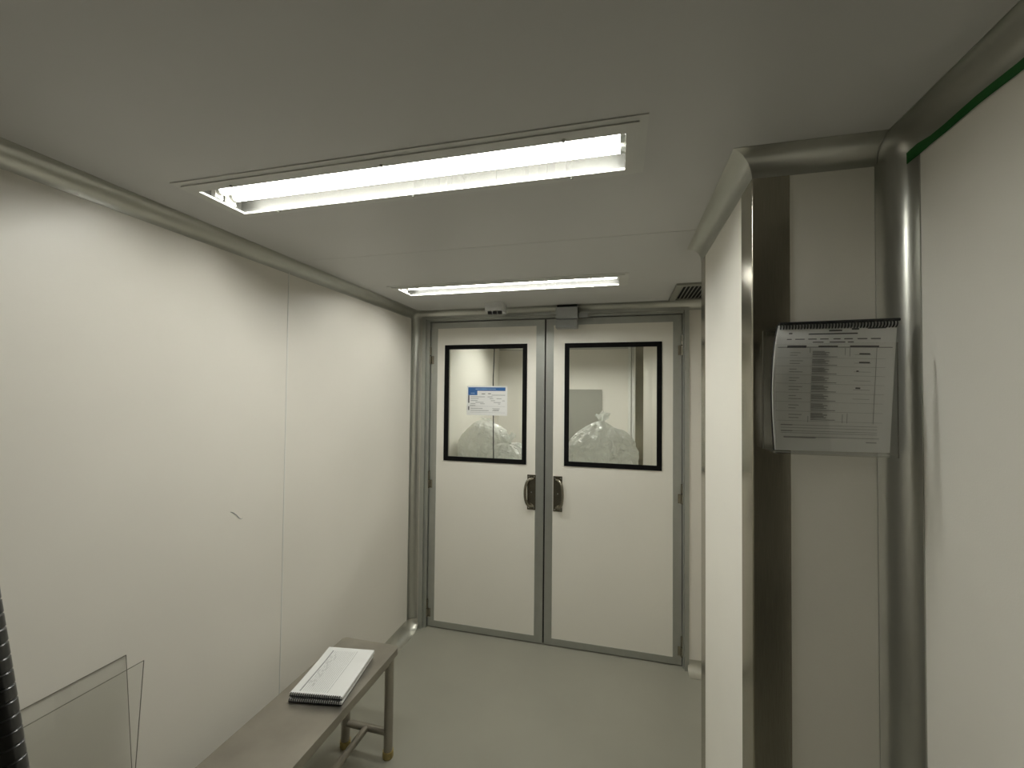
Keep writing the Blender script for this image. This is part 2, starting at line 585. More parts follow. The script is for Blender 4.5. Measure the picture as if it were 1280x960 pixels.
# ------------------------------------------------------------------ doors
def door(name, label, x0, x1, st_l, st_r, win, hx, side):
    """leaf between x0 and x1; win = window rect; side = -1 hinges on the left, +1 on the right"""
    z0, z1 = 0.008, 2.1845
    d = thing(name, label, 'door', ((x0 + x1) / 2, YD, 0), kind='structure')
    y0, y1 = YD, YD + 0.04
    bobj('stile', (x0, x0 + st_l, y0, y1, z0, z1), 'door_alu', d, bevel=0.002)
    bobj('stile', (x1 - st_r, x1, y0, y1, z0, z1), 'door_alu', d, bevel=0.002)
    bobj('top_rail', (x0 + st_l, x1 - st_r, y0, y1, z1 - 0.043, z1), 'door_alu', d, bevel=0.002)
    bobj('bottom_rail', (x0 + st_l, x1 - st_r, y0, y1, z0, z0 + 0.043), 'door_alu', d, bevel=0.002)
    wx0, wx1, wz0, wz1 = win
    bm = bmesh.new()
    slab_holes(bm, 'xzy', x0 + st_l, x1 - st_r, z0 + 0.043, z1 - 0.043, y0 + 0.002, y1 - 0.002,
               [(wx0 + 0.004, wx1 - 0.004, wz0 + 0.004, wz1 - 0.004)])
    obj('panel', bm, 'door_panel', d)
    bm = bmesh.new()
    g = 0.031
    slab_holes(bm, 'xzy', wx0, wx1, wz0, wz1, y0 - 0.003, y0 + 0.008, [(wx0 + g, wx1 - g, wz0 + g, wz1 - g)])
    gk = obj('window_gasket', bm, 'gasket', d, bevel=0.0015)
    bm = bmesh.new()
    slab_holes(bm, 'xzy', wx0 + 0.005, wx1 - 0.005, wz0 + 0.005, wz1 - 0.005, y0 + 0.008, y1 + 0.003,
               [(wx0 + 0.024, wx1 - 0.024, wz0 + 0.024, wz1 - 0.024)])
    obj('window_spacer', bm, 'alu', d)
    pn = bobj('window_pane', (wx0 + 0.006, wx1 - 0.006, y0 + 0.0085, y0 + 0.0125, wz0 + 0.006, wz1 - 0.006), 'glass', d)
    # pull handle: plate, bowed grip, screws
    hz0, hz1 = 0.892, 1.127
    hp = bobj('handle_plate', (hx[0], hx[1], y0 - 0.0035, y0 + 0.001, hz0, hz1), 'dark_steel', d, bevel=0.001)
    cx = (hx[0] + hx[1]) / 2
    zc, hh = (hz0 + hz1) / 2, 0.092
    pts = []
    ge = cx - side * 0.010            # the grip leans sideways, away from the meeting stiles
    for i in range(17):
        a = PI * i / 16
        out = math.sin(a) ** 0.6
        pts.append((ge + side * 0.047 * out, y0 - 0.003 - 0.036 * out, zc - hh * math.cos(a)))
    tobj('pull_grip', pts, 0.0095, 'dark_steel', hp, 12)
    first = None
    for sx in (hx[0] + 0.010, hx[1] - 0.010):
        for sz in (hz0 + 0.012, hz1 - 0.012):
            if first is None:
                first = tobj('screw', [(sx, y0 - 0.0032, sz), (sx, y0 - 0.0052, sz)], 0.004, 'alu', hp, 10)
                fx, fz = sx, sz
            else:
                copy_part(first, hp, (sx - fx, 0, sz - fz))
    copy_part(first, hp, (cx - fx, 0, zc - fz))
    # hinges
    ex = x0 - 0.0032 if side < 0 else x1 + 0.0032
    hs = (1.945, 1.052, 0.135) if side < 0 else (1.990, 1.062, 0.125)
    for z in hs:
        h = tobj('hinge', [(ex, y0 - 0.006, z - 0.062), (ex, y0 - 0.006, z + 0.062)], 0.0095, 'dark_steel', d, 12)
        bm = bmesh.new()
        box(bm, min(ex, ex - side * 0.026), max(ex, ex - side * 0.026), y0 - 0.0022, y0 + 0.0005, z - 0.06, z - 0.002)
        obj('hinge_leaf', bm, 'dark_steel', h)
        bm = bmesh.new()
        tube(bm, [(ex, y0 - 0.006, z - 0.003), (ex, y0 - 0.006, z + 0.003)], 0.0100, 12)
        obj('hinge_knuckle_ring', bm, 'black', h)
    return d


d1 = door('door_1', 'left door leaf with printed notice on its window', -1.3345, -0.4985, 0.050, 0.058,
          (-1.2265, -0.6195, 1.1935, 2.0205), (-0.610, -0.5525), -1)
d2 = door('door_2', 'right door leaf with magnet lock and plain window', -0.4885, 0.3745, 0.051, 0.052,
          (-0.362, 0.2565, 1.1975, 2.0175), (-0.432, -0.3725), 1)
bobj('meeting_gap_shade', (-0.4978, -0.4892, YD + 0.012, YD + 0.036, 0.01, 2.18), 'gap', d1)  # black strip standing in for the dark gap between the leaves

# ------------------------------------------------------------------ room behind the doors
wbl = tag(bobj('wall_beyond_left', (XL - 0.1, XL, YW + 0.09, YN, 0, H + 0.03), 'wall'),
          'pale left wall of the room behind the doors', 'wall', kind='structure')
wbf = tag(bobj('wall_beyond_far', (XL - 0.1, XR + 0.08, YN, YN + 0.08, 0, H + 0.03), 'wall'),
          'pale far wall of the room behind the doors', 'wall', kind='structure')
bobj('grey_panel', (-0.95, -0.205, YN - 0.02, YN, 0.25, 1.735), 'grey_board', wbf, bevel=0.003)
bobj('post', (0.088, 0.118, YN - 0.05, YN, 0, H), 'white', wbf, bevel=0.003)
bobj('post', (0.126, 0.156, YN - 0.04, YN, 0, H), 'white', wbf, bevel=0.003)
wbr = tag(bobj('wall_beyond_right', (XR, XR + 0.08, YW + 0.09, YN, 0, H + 0.03), 'wall'),
          'pale right wall of the room behind the doors', 'wall', kind='structure')
pb = tag(bobj('wall_beyond_pilaster', (0.158, XR, 4.70, YN, 0, H + 0.01), 'wall'),
         'pilaster seen through the right door window', 'pilaster', kind='structure')
bobj('corner_guard', (0.156, 0.236, 4.698, 4.70, 0, H), 'steel', pb)
cove_obj('trim_11', 'ceiling cove of the room behind the doors',
         [(CP, (0, YN, H), (0, -1, 0), (0, 0, -1), (1, 0, 0), XL, 0.158)])


# ------------------------------------------------------------------ ceiling lights
def ceiling_light(cx, cy, label, tube_mat):
    L = thing('ceiling_light', label, 'ceiling light', (cx, cy, H), group='recessed fluorescent ceiling lights')
    ox, oy = 0.602, 0.078                # opening half sizes
    bm = bmesh.new()
    slab_holes(bm, 'xyz', cx - ox - 0.040, cx + ox + 0.046, cy - 0.131, cy + 0.106, H - 0.0022, H + 0.0005,
               [(cx - ox, cx + ox, cy - oy, cy + oy)])
    obj('trim_plate', bm, 'lamp_frame', L, bevel=0.0008)
    bm = bmesh.new()
    slab_holes(bm, 'xyz', cx - ox - 0.022, cx + ox + 0.028, cy - 0.113, cy + 0.104, H - 0.0052, H - 0.0022,
               [(cx - ox, cx + ox, cy - oy, cy + oy)])
    fr = obj('frame', bm, 'lamp_frame', L, bevel=0.0008)
    # housing: open tray above the opening
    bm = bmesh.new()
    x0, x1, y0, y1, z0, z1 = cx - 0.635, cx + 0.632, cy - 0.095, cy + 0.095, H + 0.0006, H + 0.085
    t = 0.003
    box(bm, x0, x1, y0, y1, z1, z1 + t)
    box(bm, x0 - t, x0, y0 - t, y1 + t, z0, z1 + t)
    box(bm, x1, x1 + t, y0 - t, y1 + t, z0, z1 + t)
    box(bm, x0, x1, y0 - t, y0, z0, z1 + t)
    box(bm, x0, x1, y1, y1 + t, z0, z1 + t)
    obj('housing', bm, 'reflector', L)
    bobj('cover_glass', (cx - ox - 0.006, cx + ox + 0.006, cy - oy - 0.006, cy + oy + 0.006, H + 0.0010, H + 0.0035), 'lampglass', L)
    for yy in (cy - 0.008, cy + 0.038):
        zz = H + 0.032
        a, b = cx - 0.594, cx + 0.590
        tb = tobj('tube', [(a, yy, zz), (b, yy, zz)], 0.0135, tube_mat, L, 14)
        for e, s in ((a, -1), (b, 1)):
            tobj('tube_cap', [(e, yy, zz), (e + s * 0.014, yy, zz)], 0.0138, 'alu', tb, 14)
            bobj('lamp_holder', (min(e + s * 0.014, e + s * 0.030), max(e + s * 0.014, e + s * 0.030),
                                 yy - 0.013, yy + 0.013, H + 0.008, H + 0.084), 'white', L, bevel=0.002)
    first = None
    for sx in (cx - 0.475, cx, cx + 0.465):
        for sy in (cy + 0.086, cy - 0.086):
            if first is None:
                first = tobj('screw', [(sx, sy, H - 0.005), (sx, sy, H - 0.0095)], [0.0055, 0.004], 'alu', fr, 10)
                f0 = (sx, sy)
            else:
                copy_part(first, fr, (sx - f0[0], sy - f0[1], 0))
    return L


ceiling_light(*LAMPS[0], 'long recessed fluorescent ceiling light above the bench, farther from the doors', 'tube')
ceiling_light(*LAMPS[1], 'long recessed fluorescent ceiling light close to the double doors', 'tube')
ceiling_light(*LAMPS[2], 'recessed fluorescent ceiling light in the room behind the doors', 'tube_next')

# ------------------------------------------------------------------ ceiling vent
vx0, vx1, vy0, vy1 = 0.284, 0.600, 2.350, 2.735
vent = thing('ceiling_vent', 'dark slatted air grille in the ceiling beside the doors', 'vent',
             ((vx0 + vx1) / 2, (vy0 + vy1) / 2, H))
bm = bmesh.new()
slab_holes(bm, 'xyz', vx0, vx1, vy0, vy1, H - 0.012, H - 0.0005, [(vx0 + 0.03, vx1 - 0.03, vy0 + 0.03, vy1 - 0.03)])
obj('frame', bm, 'vent', vent, bevel=0.003)
bobj('backing', (vx0 + 0.02, vx1 - 0.02, vy0 + 0.02, vy1 - 0.02, H - 0.0035, H - 0.0008), 'gap', vent)  # flat black sheet painted for the shaded interior above the slats
first = None
nsl = 13
for i in range(nsl):
    x = vx0 + 0.036 + i * (vx1 - vx0 - 0.072) / (nsl - 1)
    if first is None:
        bm = bmesh.new()
        prism(bm, [(-0.006, 0.0), (-0.0045, 0.0), (0.006, 0.0085), (0.0045, 0.0085)], (x, 0, H - 0.0125), (1, 0, 0),
              (0, 0, 1), (0, 1, 0), vy0 + 0.03, vy1 - 0.03)
        first = obj('slat', bm, 'vent', vent)
        x_first = x
    else:
        copy_part(first, vent, (x - x_first, 0, 0))

# ------------------------------------------------------------------ devices over the doors
il = thing('interlock_box', 'small grey box with three black lamps on the ceiling above the left door', 'interlock box',
           (-0.787, 2.64, 2.2))
bobj('body', (-0.842, -0.730, 2.580, 2.700, 2.203, H - 0.0005), 'device', il, bevel=0.003)
for i in range(3):
    x = -0.813 + i * 0.033
    bobj('indicator', (x - 0.012, x + 0.012, 2.588, 2.612, 2.184, 2.203), 'black', il, bevel=0.002)

ml = thing('magnet_lock', 'grey electromagnetic door lock on the frame above the right door', 'door lock', (-0.335, 2.78, 2.165))
bobj('body', (-0.408, -0.268, 2.735, YW - 0.009, 2.168, 2.240), 'lock', ml, bevel=0.003)
bobj('mounting_plate', (-0.404, -0.272, 2.755, 2.7655, 2.2405, H - 0.001), 'black', ml)
bobj('end_cap', (-0.2678, -0.262, 2.738, YW - 0.012, 2.172, 2.236), 'black', ml)
bobj('cable_gland', (-0.2618, -0.205, 2.758, 2.785, 2.176, 2.202), 'lock', ml, bevel=0.004)
bobj('lock_armature', (-0.414, -0.274, 2.765, YD - 0.0005, 2.112, 2.163), 'lock', d2, bevel=0.002)

# ------------------------------------------------------------------ notice on the left door window
nz0, nz1, nx0, nx1 = 1.522, 1.728, -1.058, -0.760
ny = YD + 0.0085 - 0.0008
nt_ = thing('notice', 'laminated white notice with blue header taped to the door window', 'notice', ((nx0 + nx1) / 2, ny, nz0))
bobj('sheet', (nx0, nx1, ny - 0.0004, ny + 0.0006, nz0, nz1), 'paper', nt_)
NW, NH = nx1 - nx0, nz1 - nz0


def nrect(bm, s0, s1, t0, t1, yoff=0.0007):
    y = ny - 0.0004 - yoff
    v = [bm.verts.new(p) for p in ((nx0 + s0 * NW, y, nz1 - t1 * NH), (nx0 + s1 * NW, y, nz1 - t1 * NH),
                                   (nx0 + s1 * NW, y, nz1 - t0 * NH), (nx0 + s0 * NW, y, nz1 - t0 * NH))]
    bm.faces.new(v)


bm = bmesh.new()
nrect(bm, 0.035, 0.955, 0.045, 0.165)
nrect(bm, 0.035, 0.265, 0.165, 0.315)
obj('blue_header', bm, 'blue', nt_)
bm = bmesh.new()
nrect(bm, 0.22, 0.72, 0.090, 0.122, 0.0011)
nrect(bm, 0.10, 0.20, 0.235, 0.265, 0.0011)
tag(obj('header_print', bm, 'blue_light', nt_), kind='stuff')
bm = bmesh.new()
nrect(bm, 0.035, 0.068, 0.320, 0.580)
nrect(bm, 0.037, 0.066, 0.700, 0.830)
for s0, s1, t in ((0.37, 0.46, 0.26), (0.53, 0.60, 0.25)):
    nrect(bm, s0, s1, t, t + 0.022)
tag(obj('side_print', bm, 'ink', nt_), kind='stuff')
bm = bmesh.new()
rr = random.Random(3)
for t, spans in ((0.36, ((.10, .45), (.52, .64))), (0.42, ((.10, .30), (.57, .66), (.74, .86))), (0.49, ((.10, .27), (.60, .70), (.88, .94))),
                 (0.55, ((.22, .42), (.67, .84))), (0.60, ((.10, .22), (.34, .45), (.78, .83))), (0.66, ((.08, .22),)),
                 (0.69, ((.08, .95),)), (0.76, ((.10, .40), (.64, .82))), (0.80, ((.66, .80),)), (0.83, ((.10, .55), (.64, .80))),
                 (0.90, ((.08, .95),)), (0.30, ((.62, .95),))):
    for s0, s1 in spans:
        nrect(bm, s0, s1, t, t + (0.018 if s1 - s0 < 0.5 else 0.006))
tag(obj('text_lines', bm, 'ink_light', nt_), kind='stuff')

# black cord hanging behind the left window
cy = YD + 0.075
k = cy / YD
cp = [(-0.857, 2.17), (-0.8555, 2.0), (-0.857, 1.9), (-0.861, 1.80), (-0.8615, 1.72), (-0.858, 1.6), (-0.8565, 1.45),
      (-0.855, 1.3), (-0.852, 1.2), (-0.85, 0.9), (-0.853, 0.5), (-0.85, 0.004)]
tag(tobj('cord', [(x * k, cy, z) for x, z in cp], 0.0042, 'black', None, 8),
    'thin black cord hanging behind the left door window', 'cord')

# ------------------------------------------------------------------ table and plastic bags behind the doors
TZ = 0.86
tb = thing('steel_table', 'stainless table under the plastic bags behind the doors', 'table', (-0.5, 3.52, 0))
bobj('tabletop', (-1.42, 0.40, 3.02, 3.92, TZ - 0.04, TZ), 'steel', tb, bevel=0.004)
for x in (-1.37, 0.35):
    for y in (3.07, 3.87):
        tobj('leg', [(x, y, 0), (x, y, TZ - 0.04)], 0.018, 'steel', tb, 12)


def bag(cx, cy, z0, rx, ry, hh, knot, seed, label, lean=(0, 0)):
    """tied polythene sack: slumped body with radiating creases, gathered neck and a knot tuft"""
    B = thing('plastic_bag', label, 'plastic bag', (cx, cy, z0), group='tied plastic bags behind the doors')
    bm = bmesh.new()
    nu, nv = 150, 90
    rows = []
    off = Vector((seed * 3.1, seed * 1.7, seed * 0.9))
    for j in range(nv + 1):
        v = j / nv
        z = v
        # body radius profile
        if v < 0.12:
            pr = 0.70 + 0.30 * math.sin(v / 0.12 * PI / 2)
        elif v < 0.55:
            pr = 1.0
        else:
            w = (v - 0.55) / 0.45
            pr = max(0.06, (1 - w ** 2.1) ** 0.62)
        row = []
        for i in range(nu):
            a = 2 * PI * i / nu
            p = Vector((math.cos(a) * pr, math.sin(a) * pr, z * 1.4))
            n1 = noise.noise(p * 1.5 + off) * 0.13
            n2 = (1 - abs(noise.noise(p * 5.0 + off * 2)) * 3) * 0.030 + (1 - abs(noise.noise(p * 9.0 + off * 4)) * 3) * 0.016
            rid = 1 - abs(noise.noise(p * 3.0 + off * 3)) * 2
            crease = math.sin(a * 15 + 5 * noise.noise(p * 1.6 + off)) * 0.075 * max(0, (v - 0.35) / 0.65) ** 1.2
            s = 1 + n1 + n2 + rid * 0.035 + crease
            x = math.cos(a) * pr * rx * s + lean[0] * v * v
            y = math.sin(a) * pr * ry * s + lean[1] * v * v
            zz = z0 + hh * z * (1 + 0.10 * noise.noise(p * 1.2 + off * 5) * (v > 0.05)) + (0.0 if j else 0)
            if j == 0:
                zz = z0 + 0.001
            row.append(bm.verts.new((cx + x, cy + y, zz)))
        rows.append(row)
    for j in range(nv):
        for i in range(nu):
            bm.faces.new((rows[j][i], rows[j][(i + 1) % nu], rows[j + 1][(i + 1) % nu], rows[j + 1][i]))
    bm.faces.new(rows[0][::-1])
    bm.faces.new(rows[-1])
    for f in bm.faces:
        f.smooth = True
    me_top = sum((v.co for v in rows[-1]), Vector()) / nu
    obj('body', bm, 'bag', B, smooth=True)
    bm = bmesh.new()
    kr, kh = knot
    nu = 40
    rows = []
    for j in range(15):
        v = j / 14
        pr = (0.55 + 0.45 * (1 - v) ** 3) if v < 0.35 else 0.62 + 1.1 * ((v - 0.35) / 0.65) ** 0.8
        row = []
        for i in range(nu):
            a = 2 * PI * i / nu
            p = Vector((math.cos(a), math.sin(a), v * 2)) * 2 + off
            fl = 1 + 0.35 * math.sin(a * 7 + seed) * v + 0.5 * noise.noise(p) * v
            zz = me_top.z - 0.02 + kh * v * (1 + 0.55 * noise.noise(Vector((a * 1.3, seed, 0.5))) * v)
            row.append(bm.verts.new((me_top.x + math.cos(a) * kr * pr * fl + 0.01 * v, me_top.y + math.sin(a) * kr * pr * fl * 0.7, zz)))
        rows.append(row)
    for j in range(14):
        for i in range(nu):
            bm.faces.new((rows[j][i], rows[j][(i + 1) % nu], rows[j + 1][(i + 1) % nu], rows[j + 1][i]))
    obj('tied_neck', bm, 'bag', B, smooth=True)
    return B


bag(-0.145, 3.52, TZ, 0.270, 0.24, 0.590, (0.028, 0.085), 1.0, 'big knotted clear plastic bag behind the right door window')
bag(-1.205, 3.69, TZ, 0.215, 0.185, 0.590, (0.020, 0.03), 2.3, 'taller clear plastic bag behind the left door window, nearer the wall', (0.02, 0))
bag(-0.815, 3.24, TZ, 0.200, 0.145, 0.440, (0.022, 0.09), 4.1, 'lower clear plastic bag with upright knot behind the left door window', (-0.03, 0))

# ------------------------------------------------------------------ bench
BX0, BX1, BY0, BY1, BZ = -1.293, -0.998, 0.42, 1.830, 0.487
bench = thing('steel_bench', 'long low stainless steel bench along the left wall', 'bench', ((BX0 + BX1) / 2, (BY0 + BY1) / 2, 0))
bm = bmesh.new()
rc = 0.022
poly = []
for cxx, cyy, a0 in ((BX1 - rc, BY1 - rc, 0), (BX0 + rc, BY1 - rc, 90), (BX0 + rc, BY0 + rc, 180), (BX1 - rc, BY0 + rc, 270)):
    for i in range(7):
        a = math.radians(a0 + 15 * i)
        poly.append((cxx + rc * math.cos(a), cyy + rc * math.sin(a)))
A = [bm.verts.new((x, y, BZ - 0.030)) for x, y in poly]
Bv = [bm.verts.new((x, y, BZ)) for x, y in poly]
n = len(poly)
for i in range(n):
    bm.faces.new((A[i], A[(i + 1) % n], Bv[(i + 1) % n], Bv[i]))
bm.faces.new(A[::-1])
bm.faces.new(Bv)
obj('seat', bm, 'bench', bench, smooth=True, bevel=0.003)
lx = (BX0 + 0.040, BX1 - 0.030)
ly = (BY1 - 0.036, BY0 + 0.036)
for y in ly:
    for x in lx:
        lg = tobj('leg', [(x, y, 0.024), (x, y, BZ - 0.030)], 0.0205, 'bench', bench, 16)
        tobj('foot', [(x, y, 0.0), (x, y, 0.006), (x, y, 0.032)], [0.022, 0.0245, 0.0245], 'foot', lg, 16)
    tobj('cross_bar', [(lx[0] + 0.012, y, 0.112), (lx[1] - 0.012, y, 0.112)], 0.0155, 'bench', bench, 14)
xm = (lx[0] + lx[1]) / 2
tobj('stretcher', [(xm, ly[0] - 0.010, 0.112), (xm, ly[1] + 0.010, 0.112)], 0.0150, 'bench', bench, 14)
# underside apron
for x0, x1 in ((BX0 + 0.012, BX0 + 0.016), (BX1 - 0.016, BX1 - 0.012)):
    bobj('apron', (x0, x1, BY0 + 0.07, BY1 - 0.07, BZ - 0.050, BZ - 0.030), 'bench', bench)


# ------------------------------------------------------------------ booklets on the bench
def booklet(loc, rotz, label, thick, printed):
    """A4 coil bound form book, local frame: spine along the near short edge, base at z=0"""
    b = thing('booklet', label, 'booklet', loc, rotz, 'coil bound form books on the bench')
    w, l = 0.212, 0.297
    bm = bmesh.new(); box(bm, -w / 2, w / 2, 0.0, l, 0.0, 0.0008)
    o = obj('back_cover', bm, 'black', b)
    bm = bmesh.new()
    nx, nyy = 1, 10
    # page block, far corners curling up a touch
    top, bot = [], []
    for j in range(nyy + 1):
        t = j / nyy
        for lst, zz in ((top, thick), (bot, 0.0009)):
            for i in (0, 1):
                x = (-w / 2 if i == 0 else w / 2)
                lift = (0.004 * max(0, t - 0.7) / 0.3) * (1 if i else 1.3) if printed and lst is top else 0
                lst.append(bm.verts.new((x, 0.004 + t * (l - 0.006), zz + lift)))
    for j in range(nyy):
        a = j * 2
        bm.faces.new((top[a], top[a + 1], top[a + 3], top[a + 2]))
        bm.faces.new((bot[a + 2], bot[a + 3], bot[a + 1], bot[a]))
        bm.faces.new((bot[a], top[a], top[a + 2], bot[a + 2]))
        bm.faces.new((bot[a + 1], bot[a + 3], top[a + 3], top[a + 1]))
    bm.faces.new((bot[0], bot[1], top[1], top[0]))
    bm.faces.new((bot[-2], top[-2], top[-1], bot[-1]))
    obj('pages', bm, 'paper', b)
    bm = bmesh.new()
    pitch = 0.0085
    nn = int((w - 0.012) / pitch)
    zc = thick / 2
    rr_ = thick / 2 + 0.0022
    for k_ in range(nn + 1):
        x = -w / 2 + 0.006 + k_ * pitch
        for dx in (-0.0011, 0.0011):
            tube(bm, [(x + dx, 0.004 + rr_ * 0.8 * math.cos(2 * PI * q / 14), zc + rr_ * math.sin(2 * PI * q / 14)) for q in range(14)],
                 0.0009, 5, closed=True)
    obj('coil_binding', bm, 'black', b, smooth=True)
    if printed:
        def zt(y):
            t = (y - 0.004) / (l - 0.006)
            return thick + 0.004 * max(0, t - 0.7) / 0.3 * 1.15 + 0.0009

        def strip(bm, x0, x1, y0, y1):
            m = max(1, int((y1 - y0) / 0.03))
            for q in range(m):
                ya, yb = y0 + (y1 - y0) * q / m, y0 + (y1 - y0) * (q + 1) / m
                bm.faces.new([bm.verts.new(p) for p in ((x0, ya, zt(ya)), (x1, ya, zt(ya)), (x1, yb, zt(yb)), (x0, yb, zt(yb)))])
        bm = bmesh.new()
        strip(bm, -w / 2 + 0.030, -w / 2 + 0.036, 0.018, 0.272)
        strip(bm, 0.036, 0.0376, 0.018, 0.276)
        tag(obj('ruled_lines', bm, 'ink_light', b), kind='stuff')
        bm = bmesh.new()
        for q in range(12):
            x = -w / 2 + 0.044 + q * 0.008
            strip(bm, x, x + 0.0010, 0.018, 0.272)
        rnd = random.Random(5)
        for q in range(8):
            x = -w / 2 + 0.040 + q * 0.004
            y = 0.03 + rnd.random() * 0.05
            while y < 0.25:
                ln_ = 0.006 + rnd.random() * 0.02
                strip(bm, x, x + 0.0014, y, y + ln_)
                y += ln_ + 0.01 + rnd.random() * 0.04
        tag(obj('form_print', bm, 'ink_light', b), kind='stuff')
    return b


RB = math.atan2(0.046, 0.295)
booklet((-1.121, 1.408, BZ + 0.0035), RB + 0.012, 'lower coil bound book in the stack on the steel bench', 0.0105, False)
booklet((-1.122, 1.414, BZ + 0.0198), RB, 'upper coil bound form book with white page on the steel bench', 0.0095, True)

# ------------------------------------------------------------------ document pocket on the pilaster
pk = thing('document_pocket', 'clear acrylic document pocket fixed to the pilaster', 'document holder', (0.45, YP, 1.55))
py_b = YP - 0.0035
bobj('back_plate', (0.332, 0.566, py_b - 0.003, py_b, 1.550, 1.832), 'acrylic', pk, bevel=0.0006)
bobj('front_plate', (0.332, 0.556, 1.047, 1.050, 1.550, 1.790), 'acrylic', pk, bevel=0.0006)
bobj('bottom_strip', (0.332, 0.556, 1.050, py_b - 0.003, 1.550, 1.553), 'acrylic', pk)
for (a, b_) in (((0.333, 0.334), (1.550, 1.832)),):
    bobj('plate_edge', (0.3312, 0.3322, py_b - 0.003, py_b, 1.550, 1.832), 'acrylic_edge', pk)
bobj('plate_edge', (0.5558, 0.5568, 1.0472, 1.0498, 1.550, 1.790), 'acrylic_edge', pk)

doc = thing('bound_form_book', 'wire bound form book standing in the pocket on the pilaster', 'booklet', (0.455, 1.09, 1.5535))


def dsurf(s, t, off=0.0):
    """s 0..1 left to right, t 0..1 top to bottom"""
    tl, tr = Vector((0.352, 1.092, 1.838)), Vector((0.579, 1.090, 1.841))
    ml, mr = Vector((0.331, 1.066, 1.710)), Vector((0.576, 1.100, 1.705))
    bl, br = Vector((0.340, 1.080, 1.5545)), Vector((0.570, 1.104, 1.5545))

    def q(a, m, b, t):
        c = m * 2 - (a + b) * 0.5
        return a * (1 - t) ** 2 + c * 2 * t * (1 - t) + b * t * t
    L_, R_ = q(tl, ml, bl, t), q(tr, mr, br, t)
    p = L_.lerp(R_, s)
    p.y += -0.010 * math.sin(PI * s) * math.sin(PI * min(1, t * 1.1)) * 0.6 - off
    return p


bm = bmesh.new()
NS, NT = 12, 16
F = [[bm.verts.new(dsurf(i / NS, j / NT)) for i in range(NS + 1)] for j in range(NT + 1)]
G = [[bm.verts.new(dsurf(i / NS, j / NT, -0.003)) for i in range(NS + 1)] for j in range(NT + 1)]
for j in range(NT):
    for i in range(NS):
        bm.faces.new((F[j][i], F[j + 1][i], F[j + 1][i + 1], F[j][i + 1]))
        bm.faces.new((G[j][i], G[j][i + 1], G[j + 1][i + 1], G[j + 1][i]))
for j in range(NT):
    bm.faces.new((F[j][0], G[j][0], G[j + 1][0], F[j + 1][0]))
    bm.faces.new((F[j][NS], F[j + 1][NS], G[j + 1][NS], G[j][NS]))
for i in range(NS):
    bm.faces.new((F[0][i], F[0][i + 1], G[0][i + 1], G[0][i]))
    bm.faces.new((F[NT][i], G[NT][i], G[NT][i + 1], F[NT][i + 1]))
obj('pages', bm, 'paper', doc, smooth=True)
bm = bmesh.new()
Gc = [[bm.verts.new(dsurf(i / NS, j / NT, o_) + Vector((-0.0015 if i == 0 else 0.0015 if i == NS else 0, 0, 0)))
       for i in range(NS + 1)] for o_ in (-0.0034, -0.0044) for j in range(NT + 1)]
for lay in (0, NT + 1):
    for j in range(NT):
        for i in range(NS):
            bm.faces.new((Gc[lay + j][i], Gc[lay + j + 1][i], Gc[lay + j + 1][i + 1], Gc[lay + j][i + 1]))
for j in range(NT):
    for i in (0, NS):
        bm.faces.new((Gc[j][i], Gc[j + 1][i], Gc[NT + 2 + j][i], Gc[NT + 1 + j][i]))
obj('back_cover', bm, 'paper_edge', doc)
tobj('cover_edge', [dsurf(0, j / 16, -0.004) + Vector((-0.0016, 0, 0)) for j in range(17)], 0.0014, 'black', doc, 6)


def dstrip(bm, s0, s1, t0, t1):
    m = max(1, int((s1 - s0) / 0.08))
    for q in range(m):
        a, b_ = s0 + (s1 - s0) * q / m, s0 + (s1 - s0) * (q + 1) / m
        bm.faces.new([bm.verts.new(dsurf(s, t, 0.0016)) for s, t in ((a, t1), (b_, t1), (b_, t0), (a, t0))])


bm = bmesh.new()
# heading lines
dstrip(bm, 0.27, 0.68, 0.092, 0.103)
dstrip(bm, 0.44, 0.55, 0.062, 0.076)
dstrip(bm, 0.63, 0.69, 0.052, 0.066)
dstrip(bm, 0.76, 0.91, 0.050, 0.060)
dstrip(bm, 0.10, 0.13, 0.082, 0.094)
for s0, s1 in ((.09, .13), (.16, .24), (.27, .34), (.37, .44), (.48, .54), (.57, .64), (.68, .76), (.79, .87)):
    dstrip(bm, s0, s1, 0.140, 0.148)
for s0, s1 in ((.31, .40), (.45, .58), (.60, .65)):
    dstrip(bm, s0, s1, 0.168, 0.176)
dstrip(bm, 0.02, 0.97, 0.214, 0.219)
dstrip(bm, 0.10, 0.26, 0.200, 0.222)
dstrip(bm, 0.36, 0.52, 0.203, 0.216)
dstrip(bm, 0.62, 0.86, 0.202, 0.216)
for t in (0.265, 0.335):
    dstrip(bm, 0.70, 0.79, t, t + 0.012)
dstrip(bm, 0.68, 0.70, 0.405, 0.415)
dstrip(bm, 0.68, 0.72, 0.535, 0.547)
tag(obj('heading_print', bm, 'ink', doc), kind='stuff')
bm = bmesh.new()
for q in range(8):
    t = 0.250 + q * 0.069
    for w_, dt in ((.10, 0), (.14, .010), (.11, .020), (.13, .030)):
        dstrip(bm, 0.315, 0.315 + w_, t + dt, t + dt + 0.0065)
    dstrip(bm, 0.315, 0.52, t + 0.045, t + 0.051)
    for dt in (0.012, 0.034):
        dstrip(bm, 0.13, 0.13 + 0.06 + 0.05 * ((q * 7 + int(dt * 100)) % 3) / 2, t + dt, t + dt + 0.005)
    dstrip(bm, 0.02, 0.92, t + 0.058, t + 0.0598)
    if q < 6:
        dstrip(bm, 0.66, 0.80, t + 0.026, t + 0.029)
for s in (0.29, 0.58, 0.62, 0.84):
    dstrip(bm, s, s + 0.005, 0.222, 0.800)
for t in (0.820, 0.840, 0.862, 0.876):
    dstrip(bm, 0.06, 0.88, t, t + 0.003)
dstrip(bm, 0.06, 0.16, 0.818, 0.826)
